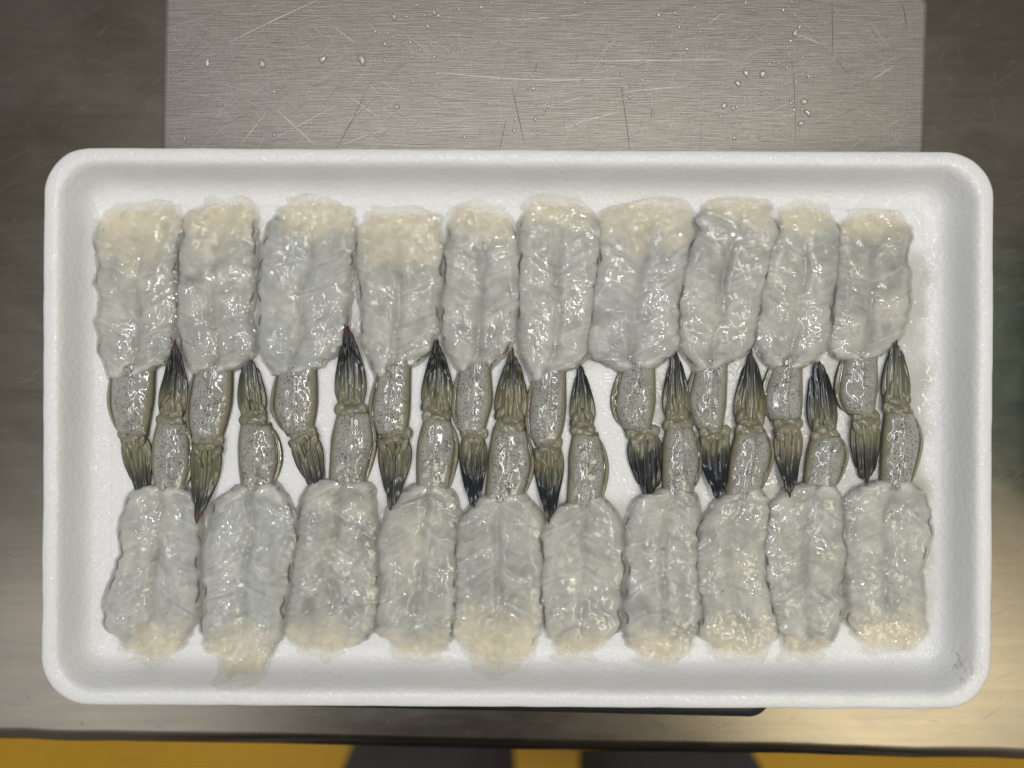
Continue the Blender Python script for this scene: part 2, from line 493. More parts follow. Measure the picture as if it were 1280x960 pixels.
# worn scratches on the platter: shallow metal marks, far too many to count
def build_scratches():
    V, Q, Cc = [], [], []
    def strip(x0, y0, ang, length, width, bend, col):
        n = max(2, int(length / 12) + 2)
        t = np.linspace(0, 1, n)
        a = ang + bend * (t - 0.5)
        dx = np.cos(a) * length / (n - 1); dy = np.sin(a) * length / (n - 1)
        x = x0 + np.concatenate([[0], np.cumsum(dx[:-1])]); y = y0 + np.concatenate([[0], np.cumsum(dy[:-1])])
        w = width * (0.25 + 0.75 * np.sin(np.pi * np.clip(t, 0.03, 0.97)) ** 0.6)
        nx, ny = -np.sin(a), np.cos(a)
        b = len(V)
        for i in range(n):
            for s in (-1, 1):
                px, py = x[i] + s * nx[i] * w[i] / 2, y[i] + s * ny[i] * w[i] / 2
                V.append(((px - CX) * pf, (CY - py) * pf, PZ + 0.00003)); Cc.append(col)
        for i in range(n - 1):
            Q.append((b + 2 * i, b + 2 * i + 1, b + 2 * i + 3, b + 2 * i + 2))
    def inside(x, y): return 206 < x < 1145 and 3 < y < 255
    k = 0
    while k < 3000:
        x, y = random.uniform(200, 1150), random.uniform(-10, 250)
        right = x > 980; mid = 560 < x < 900
        q = random.random()
        if right: a = R(random.gauss(-28, 9) if q < 0.65 else random.gauss(38, 14))
        elif mid: a = R(random.gauss(-4, 7) if q < 0.75 else random.gauss(-70, 25))
        else: a = R(random.gauss(-32, 14) if q < 0.45 else (random.gauss(38, 9) if q < 0.8 else random.gauss(2, 8)))
        L = min(110, 6 + random.expovariate(1 / 14.0))
        if not (inside(x, y) and inside(x + math.cos(a) * L, y + math.sin(a) * L)): continue
        b = random.random()
        g = random.uniform(0.34, 0.52) if b < 0.8 else random.uniform(0.14, 0.22)
        strip(x, y, a, L, random.uniform(0.22, 0.5) * (1.15 if L > 40 else 1), random.gauss(0, 0.12), (g, g * 0.97, g * 0.92))
        k += 1
    lt, dk = (0.52, 0.505, 0.47), (0.12, 0.115, 0.10)
    for (x0, y0, x1, y1, bend, w, c) in ((286, 53, 397, 0.5, .05, 1.1, lt), (347, 138, 394, 182, .02, 1.2, lt), (545, 90, 780, 97, -.18, 1.1, lt), (720, 76, 905, 74, -.03, 1.0, lt),
            (625, 25, 732, 16, -.12, .9, lt), (704, 160, 775, 140, .1, 1.1, lt), (780, 115, 860, 108, .05, 1, lt), (990, 40, 1028, 56, 0, 1, lt), (1090, 100, 1118, 82, 0, 1, lt),
            (885, 30, 903, 17, 0, 1.0, lt), (430, 180, 480, 163, .1, .9, lt), (436, 120, 475, 148, 0, .9, lt), (420, 36, 444, 54, .03, 1, lt), (300, 182, 333, 140, 0, .9, lt),
            (340, 175, 420, 132, 0, .8, lt), (700, 130, 730, 120, 0, .8, lt), (640, 110, 655, 180, .05, 1.0, dk), (776, 105, 787, 188, .03, 1.0, dk), (1128, 3, 1133, 38, .1, .9, dk),
            (1040, 0.6, 1041, 70, 0, .9, dk), (455, 120, 420, 186, .1, .8, dk), (815, 135, 813, 148, .1, 1.2, dk), (672, 78, 668, 90, 0, 1.0, dk), (632, 150, 624, 186, .1, .8, dk), (990, 75, 994, 180, .1, .7, dk)):
        L = math.hypot(x1 - x0, y1 - y0)
        strip(x0, y0, math.atan2(y1 - y0, x1 - x0), L, w, bend, c)
    me = make_mesh('scratch', V, Q, {'pigment': np.array(Cc)}, smooth=False)
    me.flip_normals()
    o = link_mesh('scratch', me, M['scratch'], scale_o)
    o['kind'] = 'stuff'
build_scratches()

def build_table_scratches():
    V, Q, Cc = [], [], []
    k = 0
    while k < 420:
        x, y = random.uniform(-0.205, 0.205), random.uniform(-0.128, 0.15)
        if pcx - hx - 0.006 < x < pcx + hx + 0.006 and y > -0.118: continue
        a = random.gauss(0.5, 0.35) if random.random() < 0.6 else random.uniform(0, 3.1)
        L = min(0.022, 0.002 + random.expovariate(1 / 0.0045)); w = random.uniform(0.00006, 0.00014)
        dx, dy = math.cos(a), math.sin(a)
        x2, y2 = x + dx * L, y + dy * L
        if y2 < -0.127 or (pcx - hx - 0.004 < x2 < pcx + hx + 0.004 and y2 > -0.12): continue
        b = len(V); g = random.uniform(0.18, 0.32)
        for t_, ww in ((0, 0.2), (0.5, 1), (1, 0.2)):
            for sgn_ in (-1, 1):
                V.append((x + dx * L * t_ - dy * w * ww * sgn_ / 2, y + dy * L * t_ + dx * w * ww * sgn_ / 2 - 0.5, 0.85003)); Cc.append((g, g * 0.97, g * 0.9))
        for i in range(2): Q.append((b + 2 * i, b + 2 * i + 2, b + 2 * i + 3, b + 2 * i + 1))
        k += 1
    o = link_mesh('scratch', make_mesh('table_scratch', V, Q, {'pigment': np.array(Cc)}, smooth=False), M['scratch'], table)
    o['kind'] = 'stuff'
build_table_scratches()

# ------------------------------------------------------------------ white foam tray
TR = R(-0.28)
RIM = 48.0
TCX, TCY = (647 - CX) * (1 - RIM / D), (CY - 535.5) * (1 - RIM / D)
HX, HY = 595 * (1 - RIM / D), 349.5 * (1 - RIM / D)
# inner profile: (inset from the outer rim edge, height above the tray floor)
TPROF = [(0.5, RIM - 8), (0.0, RIM - 5), (1.0, RIM - 1.5), (3.5, RIM), (7, RIM + 0.5), (12, RIM + 0.6), (15.5, RIM), (18.5, RIM - 1.8), (21, RIM - 5), (23, RIM - 10), (26.5, RIM - 20),
         (29.5, 18), (33, 11.5), (38, 6.4), (44, 3.0), (51, 1.0), (60, 0.0)]
def tray_z(x, y):
    """height of the tray surface over its floor at u-position"""
    c, s = math.cos(-TR), math.sin(-TR)
    X = (x - TCX) * c - (y - TCY) * s; Y = (x - TCX) * s + (y - TCY) * c
    r = 58.0
    qx = np.abs(X) - (HX - r); qy = np.abs(Y) - (HY - r)
    sd = np.hypot(np.maximum(qx, 0), np.maximum(qy, 0)) + np.minimum(np.maximum(qx, qy), 0) - r
    pr = np.array(TPROF[3:])
    return np.interp(-sd, pr[:, 0], pr[:, 1])

tray = empty('foam_tray', (TCX * S, TCY * S, ZF))
tag(tray, 'white foam food tray with rounded corners holding two rows of shrimp', 'tray')
def build_tray():
    n = 26
    # perimeter with evenly spaced points so the rim can wobble slightly
    def perim(inset, r0=58.0):
        r = max(r0 - inset * 0.72, 14)
        hx_, hy_ = HX - inset, HY - inset
        pts = []
        for cx, cy, a0, ex, ey in ((hx_ - r, hy_ - r, 0, -1, 0), (-hx_ + r, hy_ - r, 90, 0, -1), (-hx_ + r, -hy_ + r, 180, 1, 0), (hx_ - r, -hy_ + r, 270, 0, 1)):
            for k in range(n + 1):
                a = R(a0 + 90 * k / n)
                pts.append((cx + r * math.cos(a), cy + r * math.sin(a)))
            L = 2 * (hx_ - r) if ex else 2 * (hy_ - r)
            m = 60 if ex else 34
            x0, y0 = pts[-1]
            for k in range(1, m):
                pts.append((x0 + ex * L * k / m, y0 + ey * L * k / m))
        return np.array(pts)
    c, s = math.cos(TR), math.sin(TR)
    def place(p, z, wob=0.0):
        x = p[:, 0] * c - p[:, 1] * s; y = p[:, 0] * s + p[:, 1] * c
        z = np.full(len(x), float(z))
        if wob:
            z = z + wob * fbm(x / 60, y / 60, 11, 2)
            x = x + wob * 0.9 * fbm(x / 34, y / 34, 12, 3); y = y + wob * 0.9 * fbm(x / 34, y / 34, 13, 3)
        return np.stack([x, y, z], 1) * S
    und = []
    th = 5.5
    for ins, z in [(62, -6), (50, -5.0), (38, 0.5), (31, 8), (27, 14), (22, RIM - 26), (18, RIM - 13), (15, RIM - 8), (11, RIM - 7), (4, RIM - 9)]:
        und.append(place(perim(ins), z, 0.6 if ins < 14 else 0))
    top = [place(perim(a), z, 0.55 if a < 26 else 0.3) for a, z in TPROF]
    rings = und + top
    V, Q, T = loft(rings, False, True)
    # the wall's small dent near the right end
    V = np.array(V)
    u = V / S + np.array([TCX, TCY, 0])
    dx, dy = u[:, 0] - (1190 - CX) * .97, u[:, 1] - (CY - 518) * .97
    V[:, 2] += S * 2.2 * np.exp(-(dx / 16) ** 2 - ((dy + dx * 0.35) / 4.5) ** 2) * (u[:, 2] > 0)
    # tray floor as a fine patch inside the last ring
    link_mesh('rim_and_walls', make_mesh('rim_and_walls', V, Q, tris=T), M['foam'], tray)
    ins = 60.0
    p = perim(ins); rings = [place(p, 0.0, 0.3)]
    for f in (0.93, 0.8, 0.6, 0.35, 0.12): rings.append(place(p * f, 0.0))
    V, Q, T = loft(rings, True, False)
    link_mesh('tray_floor', make_mesh('tray_floor', V, Q, tris=T), M['foam'], tray)
build_tray()

# juice spread thinly on the tray floor
def build_juice():
    step = 5.0
    xs = np.arange(118, 1195, step); ys = np.arange(240, 850, step)
    X, Y = np.meshgrid(xs, ys)
    def band(y0, y1, x0, x1):
        d = np.minimum(np.minimum(Y - y0, y1 - Y), np.minimum(X - x0, x1 - X))
        return d
    d = np.maximum.reduce([band(285, 455, 150, 1140), band(625, 785, 165, 1160), band(310, 780, 1100, 1165)])
    d = np.maximum(d, np.minimum(band(430, 650, 800, 1150), 8))
    d = d + 9 * fbm(X / 38, Y / 38, 31, 3)
    cover = sstep(-8, 22, d) * (0.46 + 0.16 * fbm(X / 60, Y / 60, 33, 2)) * (0.75 + 0.1 * sstep(700, 1120, X))
    P = to_u(np.stack([X, Y], -1).reshape(-1, 2), 1.0)
    cover = cover * sstep(7, 1, tray_z(P[:, 0], P[:, 1])).reshape(X.shape)
    keep = cover > 0.001
    z = tray_z(P[:, 0], P[:, 1]) + 0.9 + 0.5 * sstep(0, 14, d).ravel()
    V = np.stack([P[:, 0] * S, P[:, 1] * S, ZF + z * S], 1)
    nr, nc = X.shape
    q = grid_quads(nr, nc)
    kk = keep.ravel()[q].all(1)
    me = make_mesh('shrimp_juice', V, q[kk][:, ::-1], {'cover': np.clip(cover, 0, 0.8).ravel()})
    o = link_mesh('shrimp_juice', me, M['juice'])
    tag(o, 'thin film of cloudy shrimp juice spread on the tray floor', 'juice', kind='stuff')
build_juice()

# ------------------------------------------------------------------ shrimp
# Each entry: outline of the opened flesh from the head end to the tail end (left side, right side), the last shell
# segment (left, right, from the flesh towards the fins) and the fan (base left, base right, tip, tip half width).
TOP = [
 dict(L=[(172,250),(146,254),(124,276),(125,322),(126,362),(126,402),(129,440),(140,476)], Rr=[(172,250),(212,252),(229,272),(221,312),(217,347),(221,380),(215,420),(209,448),(180,474)],
      shell=([(139,470),(138,502),(143,528),(149,546)], [(194,462),(192,498),(188,524),(184,546)]), fan=((150,546),(186,546),(178,622),7), cream=.33),
 dict(L=[(284,245),(254,250),(231,285),(225,322),(223,362),(223,402),(232,440),(246,472)], Rr=[(284,245),(312,250),(320,300),(317,342),(312,400),(319,428),(311,448),(284,466)],
      shell=([(243,466),(237,500),(236,530),(241,553)], [(291,460),(290,500),(284,528),(276,553)]), fan=((240,556),(279,554),(249,654),3), cream=.27, blue=1),
 dict(L=[(392,246),(362,244),(342,276),(330,312),(325,352),(323,402),(329,440),(344,470)], Rr=[(392,246),(430,250),(446,290),(440,330),(436,370),(432,410),(424,440),(376,472)],
      shell=([(346,470),(342,508),(348,528),(358,546)], [(396,462),(397,500),(394,524),(389,546)]), fan=((362,548),(398,545),(396,612),9), cream=.30),
 dict(L=[(500,255),(466,258),(449,284),(447,322),(452,362),(455,420),(461,450),(474,476)], Rr=[(500,255),(536,262),(551,290),(553,330),(548,380),(545,410),(536,440),(492,474)],
      shell=([(472,470),(466,502),(466,524),(472,546)], [(514,460),(513,510),(511,528),(508,546)]), fan=((473,548),(514,546),(490,640),3), cream=.33),
 dict(L=[(602,252),(575,256),(559,290),(555,340),(554,400),(561,440),(577,474)], Rr=[(602,252),(632,260),(645,290),(650,330),(648,380),(642,415),(620,452),(590,474)],
      shell=([(573,468),(569,500),(570,524),(576,546)], [(614,460),(616,500),(610,526),(604,546)]), fan=((575,548),(608,546),(592,634),6), cream=.27, blue=1),
 dict(L=[(696,244),(668,246),(652,286),(650,342),(648,400),(654,440),(668,480)], Rr=[(696,244),(732,248),(750,282),(747,330),(742,380),(738,420),(729,446),(690,480)],
      shell=([(666,478),(661,516),(662,538),(669,558)], [(708,470),(708,510),(704,538),(697,560)]), fan=((669,560),(704,558),(686,656),4), cream=.25),
 dict(L=[(812,250),(774,254),(752,272),(748,330),(740,380),(738,440),(776,466)], Rr=[(812,250),(850,252),(868,272),(860,320),(850,370),(848,420),(840,444),(806,464)],
      shell=([(777,462),(769,498),(771,520),(781,540)], [(819,456),(820,500),(816,526),(812,544)]), fan=((783,545),(824,544),(812,622),9), cream=.28, blue=1),
 dict(L=[(920,248),(890,250),(874,282),(862,320),(853,360),(850,420),(860,448),(874,470)], Rr=[(920,248),(956,254),(970,290),(962,330),(950,380),(945,415),(934,440),(886,466)],
      shell=([(869,462),(861,500),(864,520),(874,540)], [(910,456),(909,500),(906,524),(903,542)]), fan=((875,545),(911,543),(897,624),7), cream=.28),
 dict(L=[(1006,250),(982,254),(970,292),(958,330),(950,380),(946,420),(954,448),(968,466)], Rr=[(1006,250),(1036,256),(1048,290),(1046,330),(1040,370),(1036,410),(1031,438),(990,464)],
      shell=([(965,458),(957,490),(957,510),(963,527)], [(1004,452),(1004,495),(1003,515),(1000,530)]), fan=((968,534),(1002,534),(985,620),5), cream=.25),
 dict(L=[(1084,260),(1062,264),(1049,290),(1045,330),(1042,380),(1037,420),(1045,444),(1064,456)], Rr=[(1084,260),(1122,266),(1138,290),(1133,320),(1135,370),(1130,400),(1120,424),(1080,452)],
      shell=([(1054,450),(1049,482),(1052,506),(1063,520)], [(1098,446),(1098,485),(1095,508),(1092,524)]), fan=((1063,525),(1099,525),(1082,604),9), cream=.25),
]
BOT = [
 dict(L=[(190,830),(166,818),(142,790),(132,762),(142,722),(154,690),(152,650),(166,616),(188,606)], Rr=[(190,830),(214,818),(236,794),(246,760),(249,700),(250,660),(244,622),(226,602)],
      shell=([(192,606),(188,580),(190,552),(195,526)], [(232,606),(237,580),(236,552),(232,526)]), fan=((197,520),(232,520),(222,424),3), cream=.30),
 dict(L=[(304,848),(274,830),(257,792),(257,742),(254,700),(262,660),(268,636),(298,606)], Rr=[(304,848),(334,822),(350,792),(356,760),(363,720),(370,672),(364,636),(340,600)],
      shell=([(300,606),(297,576),(297,552),(300,528)], [(342,602),(347,576),(345,552),(338,528)]), fan=((300,520),(335,518),(310,446),8), cream=.34),
 dict(L=[(402,824),(378,810),(361,788),(360,760),(368,720),(372,680),(378,630),(392,602),(412,598)], Rr=[(402,824),(432,812),(464,790),(470,740),(470,690),(466,640),(462,608),(440,598)],
      shell=([(410,602),(412,570),(414,544),(422,512)], [(456,600),(465,560),(466,540),(461,512)]), fan=((419,504),(458,506),(436,406),5), cream=.24, blue=1),
 dict(L=[(524,828),(494,812),(471,784),(475,740),(474,690),(480,650),(494,622),(520,604)], Rr=[(524,828),(552,816),(566,790),(568,740),(572,680),(568,626),(552,602)],
      shell=([(520,606),(520,570),(523,546),(531,518)], [(562,606),(568,566),(568,546),(563,522)]), fan=((528,512),(565,516),(547,422),4), cream=.26),
 dict(L=[(620,838),(592,824),(566,790),(572,740),(568,690),(575,650),(592,630),(612,616)], Rr=[(620,838),(648,828),(670,800),(676,750),(675,690),(672,642),(646,612)],
      shell=([(606,620),(609,590),(611,562),(616,534)], [(655,618),(663,585),(662,560),(657,534)]), fan=((618,526),(658,528),(641,434),5), cream=.34),
 dict(L=[(718,828),(698,814),(684,788),(680,750),(677,710),(680,662),(694,640),(716,624)], Rr=[(718,828),(746,812),(770,788),(775,740),(778,690),(770,642),(746,616)],
      shell=([(708,628),(710,592),(711,566),(716,540)], [(752,624),(756,590),(754,566),(748,540)]), fan=((714,532),(744,532),(725,452),3), cream=.24),
 dict(L=[(818,832),(796,822),(782,782),(783,720),(784,655),(798,624),(828,610)], Rr=[(818,832),(852,824),(872,790),(875,740),(872,700),(870,628),(854,606)],
      shell=([(828,612),(827,584),(828,558),(833,530)], [(869,608),(874,580),(872,556),(865,530)]), fan=((829,524),(864,524),(843,434),4), cream=.26, blue=1),
 dict(L=[(922,830),(898,820),(879,796),(880,760),(870,720),(876,662),(896,628),(922,614)], Rr=[(922,830),(952,822),(968,792),(962,740),(955,690),(960,632),(944,604)],
      shell=([(906,618),(910,588),(914,562),(920,538)], [(952,610),(963,575),(963,556),(957,536)]), fan=((918,532),(956,530),(939,436),4), cream=.30),
 dict(L=[(1000,826),(984,814),(974,788),(963,760),(957,700),(960,642),(980,614),(1006,602)], Rr=[(1000,826),(1030,812),(1046,788),(1050,740),(1055,680),(1046,622),(1034,600)],
      shell=([(1004,606),(1006,584),(1009,564),(1015,544)], [(1047,604),(1056,576),(1056,560),(1051,542)]), fan=((1012,540),(1048,538),(1022,448),8), cream=.22, blue=1),
 dict(L=[(1104,818),(1082,810),(1064,788),(1060,750),(1057,700),(1055,645),(1070,612),(1100,600)], Rr=[(1104,818),(1136,812),(1156,788),(1150,720),(1160,655),(1148,612),(1130,596)],
      shell=([(1100,604),(1101,570),(1103,540),(1107,512)], [(1140,600),(1149,560),(1149,540),(1142,512)]), fan=((1101,504),(1136,504),(1119,424),6), cream=.30),
]
# pigment of the fans: where the black starts, how dark, colour of the very tip, tip lies on the flesh (True) or below it
FT = [(.70, .8, (.03,.02,.015), False), (.72, .7, (.16,.06,.03), True), (.75, .7, (.05,.045,.03), False), (.62, .6, (.15,.05,.035), True), (.45, 1., (.015,.018,.02), True),
      (.50, 1., (.10,.06,.02), True), (.35, 1., (.012,.014,.014), False), (.40, 1., (.02,.02,.018), True), (.62, .85, (.09,.055,.04), True), (.60, .8, (.06,.03,.012), False)]
FB = [(.50, .9, (.10,.04,.03), True), (.80, .5, (.06,.05,.05), False), (.52, 1., (.10,.03,.03), True), (.55, 1., (.05,.02,.02), True), (.68, .7, (.20,.08,.045), True),
      (.60, 1., (.012,.012,.014), False), (.62, .9, (.03,.015,.015), False), (.62, .9, (.08,.03,.03), False), (.50, 1.2, (.09,.05,.05), False), (.85, .6, (.07,.03,.025), False)]
LT = ['upper row shrimp nearest the left wall, greyish tail fan tucked under the flesh below',
      'upper row shrimp, second from the left, long tail with reddish tip over lower flesh',
      'upper row shrimp, third from the left, short olive tail slanting under bluish flesh',
      'upper row shrimp, fourth from the left, slender brown tail with thin reddish point',
      'upper row shrimp, fifth from the left, bluish flesh and blunt blue-black tail',
      'upper row shrimp left of the wide gap, longest black tail with orange brown tip',
      'upper row shrimp right of the wide gap, widest flesh and blunt black tail',
      'upper row shrimp, third from the right, creamy head end and pointed black tail',
      'upper row shrimp, second from the right, olive tail with brown tip and bright glints',
      'upper row shrimp nearest the right wall, short brown tail squared off at its end']
LB = ['lower row shrimp nearest the left wall, upright dark tail ending in a fine point',
      'lower row shrimp, second from the left, lowest hanging cream lump and olive tail',
      'lower row shrimp, third from the left, smooth bluish flesh and black tail with maroon tip',
      'lower row shrimp, fourth from the left, thick blue-black tail tip between two bodies',
      'lower row shrimp, fifth from the left, tail with rusty orange brown tip',
      'lower row shrimp just left of the wide gap, narrow tail ending in a black wedge',
      'lower row shrimp just right of the wide gap, thin dark tail beside a blunt lobe',
      'lower row shrimp, third from the right, broad dark tail and very bright shell glints',
      'lower row shrimp, second from the right, tail with solid black band and maroon end',
      'lower row shrimp nearest the right wall, pale brown tail under the last upper shrimp']

def leaf_edge(P, seed, amp):
    """roughen an outline, along its own normal"""
    t = np.gradient(P, axis=0); t /= np.linalg.norm(t, axis=1)[:, None] + 1e-9
    nrm = np.stack([-t[:, 1], t[:, 0]], 1)
    l = np.concatenate([[0], np.cumsum(np.linalg.norm(np.diff(P, axis=0), axis=1))])
    d = 2.2 * vnoise(l / 17, 0 * l, seed) + 1.1 * vnoise(l / 8, 0 * l, seed + 1) + 0.35 * vnoise(l / 3.5, 0 * l, seed + 2)
    env = sstep(0, 5, l) * sstep(0, 10, l[-1] - l) * (1 + 1.5 * sstep(75, 25, l))
    return P + nrm * (d * env * amp)[:, None]

def build_flesh(root, org, sp, idx, sgn):
    nr, nc = 170, 76
    H = 10.5 + rng.uniform(-1.0, 1.0)
    Lq = [(x - (29 if k == 0 else 5.5), y) for k, (x, y) in enumerate(sp['L'])]
    Rq = [(x + (29 if k == 0 else 5.5), y) for k, (x, y) in enumerate(sp['Rr'])]
    Lp = leaf_edge(spline(Lq, nr), idx * 3 + 1, 1.15)
    Rp = leaf_edge(spline(Rq, nr), idx * 3 + 2, 1.15)
    Lp, Rp = to_u(Lp, 4), to_u(Rp, 4)
    u = np.linspace(0, 1, nc)
    u = 0.5 - 0.5 * np.cos(np.pi * (0.25 * u + 0.75 * u)) * 1.0
    u = 0.55 * u + 0.45 * np.linspace(0, 1, nc)
    v = np.linspace(0, 1, nr)
    P = Lp[:, None, :] * (1 - u)[None, :, None] + Rp[:, None, :] * u[None, :, None]
    W = np.linalg.norm(Rp - Lp, axis=1)
    mid = (Lp + Rp) / 2
    al = np.concatenate([[0], np.cumsum(np.linalg.norm(np.diff(mid, axis=0), axis=1))])
    Ltot = al[-1]
    U, V = np.meshgrid(u, v)
    Wg = W[:, None]; A = al[:, None] + 0 * U
    d = np.minimum(U, 1 - U) * Wg
    rag = (4.0 * vnoise(U * 3.1, 0 * U, idx + 30) + 1.2 * vnoise(U * 8, 0 * U, idx + 31) - 4 * np.abs(2 * U - 1) ** 2) * sstep(26, 0, A)
    P[..., 1] += -sgn * rag
    X, Y = P[..., 0], P[..., 1]
    gx = 0.5 + 0.05 * vnoise(A / 45, 0 * A, idx + 40)          # groove wanders
    m = np.abs(U - gx) * Wg
    edge = 0.6 * sstep(0, 20, d) + 0.4 * np.sqrt(np.clip(1 - (1 - np.clip(d / 20, 0, 1)) ** 2, 0, 1))
    tail = np.sqrt(np.clip(1 - (1 - np.clip((Ltot - A) / 12, 0, 1)) ** 2, 0, 1))
    head = np.sqrt(np.clip(1 - (1 - np.clip((A + 1) / 22, 0, 1)) ** 2, 0, 1))
    cream_len = sp['cream'] * Ltot * rng.uniform(0.7, 1.25)
    crm = 1 - sstep(0.25, 1.25, (A - 0.0) / cream_len + 0.22 * fbm(X / 24, Y / 24, idx + 60, 3) + 0.30 * np.abs(2 * U - 1) ** 2)
    groove = 0.50 * np.exp(-(m / 5.5) ** 2) * sstep(0.25, 0.5, A / Ltot * 1.4) * (0.65 + 0.5 * vnoise(A / 20, 0 * A, idx + 45))
    lobe = 0.86 + 0.14 * np.sin(np.pi * np.clip(d / (Wg * 0.5 + 1e-6), 0, 1))
    c = A + 0.55 * m + 4 * vnoise(X / 25, Y / 25, idx + 50)
    seg = (c + 9 * idx) % 37.0
    seg = np.minimum(seg, 37 - seg)
    crease = np.exp(-(seg / 2.6) ** 2) * (0.5 + 0.6 * vnoise(X / 18, Y / 18, idx + 52)) * (1 - crm)
    edge = 0.42 + 0.58 * edge
    h = H * edge * tail * (0.40 + 0.60 * head) * (lobe - groove) * (1 - 0.34 * crm)
    h = h - 0.9 * crease * edge
    body = edge * tail
    h = h + body * (1.5 * fbm(X / 24, Y / 24, idx + 1, 2) + 0.3 * fbm(X / 10, Y / 10, idx + 2, 1))
    h = h + body * (1 - crm) * 0.10 * vnoise(c / 4.4, (U * Wg) / 18, idx + 3)        # muscle fibres
    h = h + body * crm * (1.5 * vnoise(X / 9.5, Y / 9.5, idx + 4) + 0.3 * vnoise(X / 5.5, Y / 5.5, idx + 5))
    h = np.maximum(h, 0.4) + 1.2
    # the edge of the tail end lies on the shell
    lift = 9.0 * sstep(30, 6, Ltot - A) * np.exp(-((U - 0.6) / 0.34) ** 2)
    base = tray_z(X, Y)
    Z = base + h + lift * (1 - 0.3 * edge)
    thin = 0.70 * (1 - sstep(0, 11, d)) + 0.42 * crm * (1 - sstep(4, 26, d + 0.3 * A))
    thin = np.maximum(thin, 0.85 * (1 - sstep(0, 26, A + 4 * fbm(X / 8, Y / 8, idx + 79, 2))))
    thin = np.clip(thin + 0.26 * crm + 0.10 * sstep(0, .8, fbm(X / 14, Y / 14, idx + 78, 2)), 0, 0.88)
    # dark skin pigment left in broken lines near the two edges, and a few specks
    ln = np.exp(-((d - 5.0 - 2.8 * vnoise(A / 13, np.round(U) * 9, idx + 70)) / 1.15) ** 2) * sstep(0.02, 0.4, vnoise(A / 15, np.round(U) * 31.0, idx + 71))
    ln *= sstep(0.10, 0.2, A / Ltot) * sstep(1.0, 0.86, A / Ltot)
    tl = np.exp(-((d - 4) / 5.0) ** 2) * sstep(0.86, 0.96, A / Ltot) * sstep(0.0, 0.8, fbm(X / 5, Y / 5, idx + 72, 2)) * 0.6
    dots = (vnoise(X / 1.3, Y / 1.3, idx + 74) > 0.93) * 0.5 * sstep(0.1, 0.5, vnoise(X / 20, Y / 20, idx + 75))
    gd = 0.18 * np.exp(-(m / 3.5) ** 2) * sstep(0.1, 0.6, vnoise(A / 14, 0 * A, idx + 76)) * (1 - crm)
    bl = 0.16 * sstep(0.1, 0.8, fbm(X / 26, Y / 26, idx + 77, 2)) * (1 - crm)
    pig = np.clip(1.0 * ln + tl + dots + gd + bl * (1.0 if sp.get('blue') else 0.45), 0, 0.9)
    fib = 0.22 * vnoise(c / 3.1, (U * Wg) / 22, idx + 6) + 0.16 * vnoise(c / 1.7, (U * Wg) / 14, idx + 7)
    fib = fib * (0.4 + 0.6 * sstep(-0.3, 0.5, vnoise(X / 24, Y / 24, idx + 8)))
    fib = fib - 0.22 * crease + 0.16 * np.exp(-((seg - 4) / 3.0) ** 2) * (1 - crm) * sstep(-0.2, .5, vnoise(X / 15, Y / 15, idx + 9)) - 0.14 * np.exp(-(m / 5) ** 2) * (1 - crm)
    fib = np.clip(0.62 * fib * (1 - 0.6 * crm) + 0.35 * sstep(0.90, 0.97, A / Ltot) * sstep(-0.3, .4, vnoise(X / 7, Y / 7, idx + 10)), -0.55, 0.55)
    pts = np.stack([X, Y, Z], -1).reshape(-1, 3)
    js = np.unique(np.round(np.linspace(0, nc - 1, 10)).astype(int)); nb = len(js)
    bx, by = X[:, js], Y[:, js]
    bot = np.stack([bx, by, tray_z(bx, by) + 0.5], -1).reshape(-1, 3)
    q = grid_quads(nr, nc)
    N = nr * nc
    i = np.arange(nr - 1)
    bq = grid_quads(nr, nb, N)[:, ::-1]
    lq = np.stack([i * nc, (i + 1) * nc, N + (i + 1) * nb, N + i * nb], 1)
    rq = np.stack([i * nc + nc - 1, N + i * nb + nb - 1, N + (i + 1) * nb + nb - 1, (i + 1) * nc + nc - 1], 1)
    Qd = np.concatenate([q, bq, lq, rq])
    Vv = np.concatenate([pts, bot]) * S
    Vv[:, 2] += ZF
    Vv -= np.array(org)
    ex = lambda a, val: np.concatenate([a.ravel(), np.full(nb * nr, val)])
    me = make_mesh('flesh', Vv, Qd[:, ::-1] if sgn < 0 else Qd, {'cream': np.concatenate([crm.ravel(), crm[:, js].ravel()]), 'fibre': ex(fib, 0.0), 'thin': np.concatenate([thin.ravel(), np.maximum(thin[:, js], 0.3).ravel()]), 'pigment': ex(pig, 0.0)})
    return link_mesh('flesh', me, M['flesh'], root)

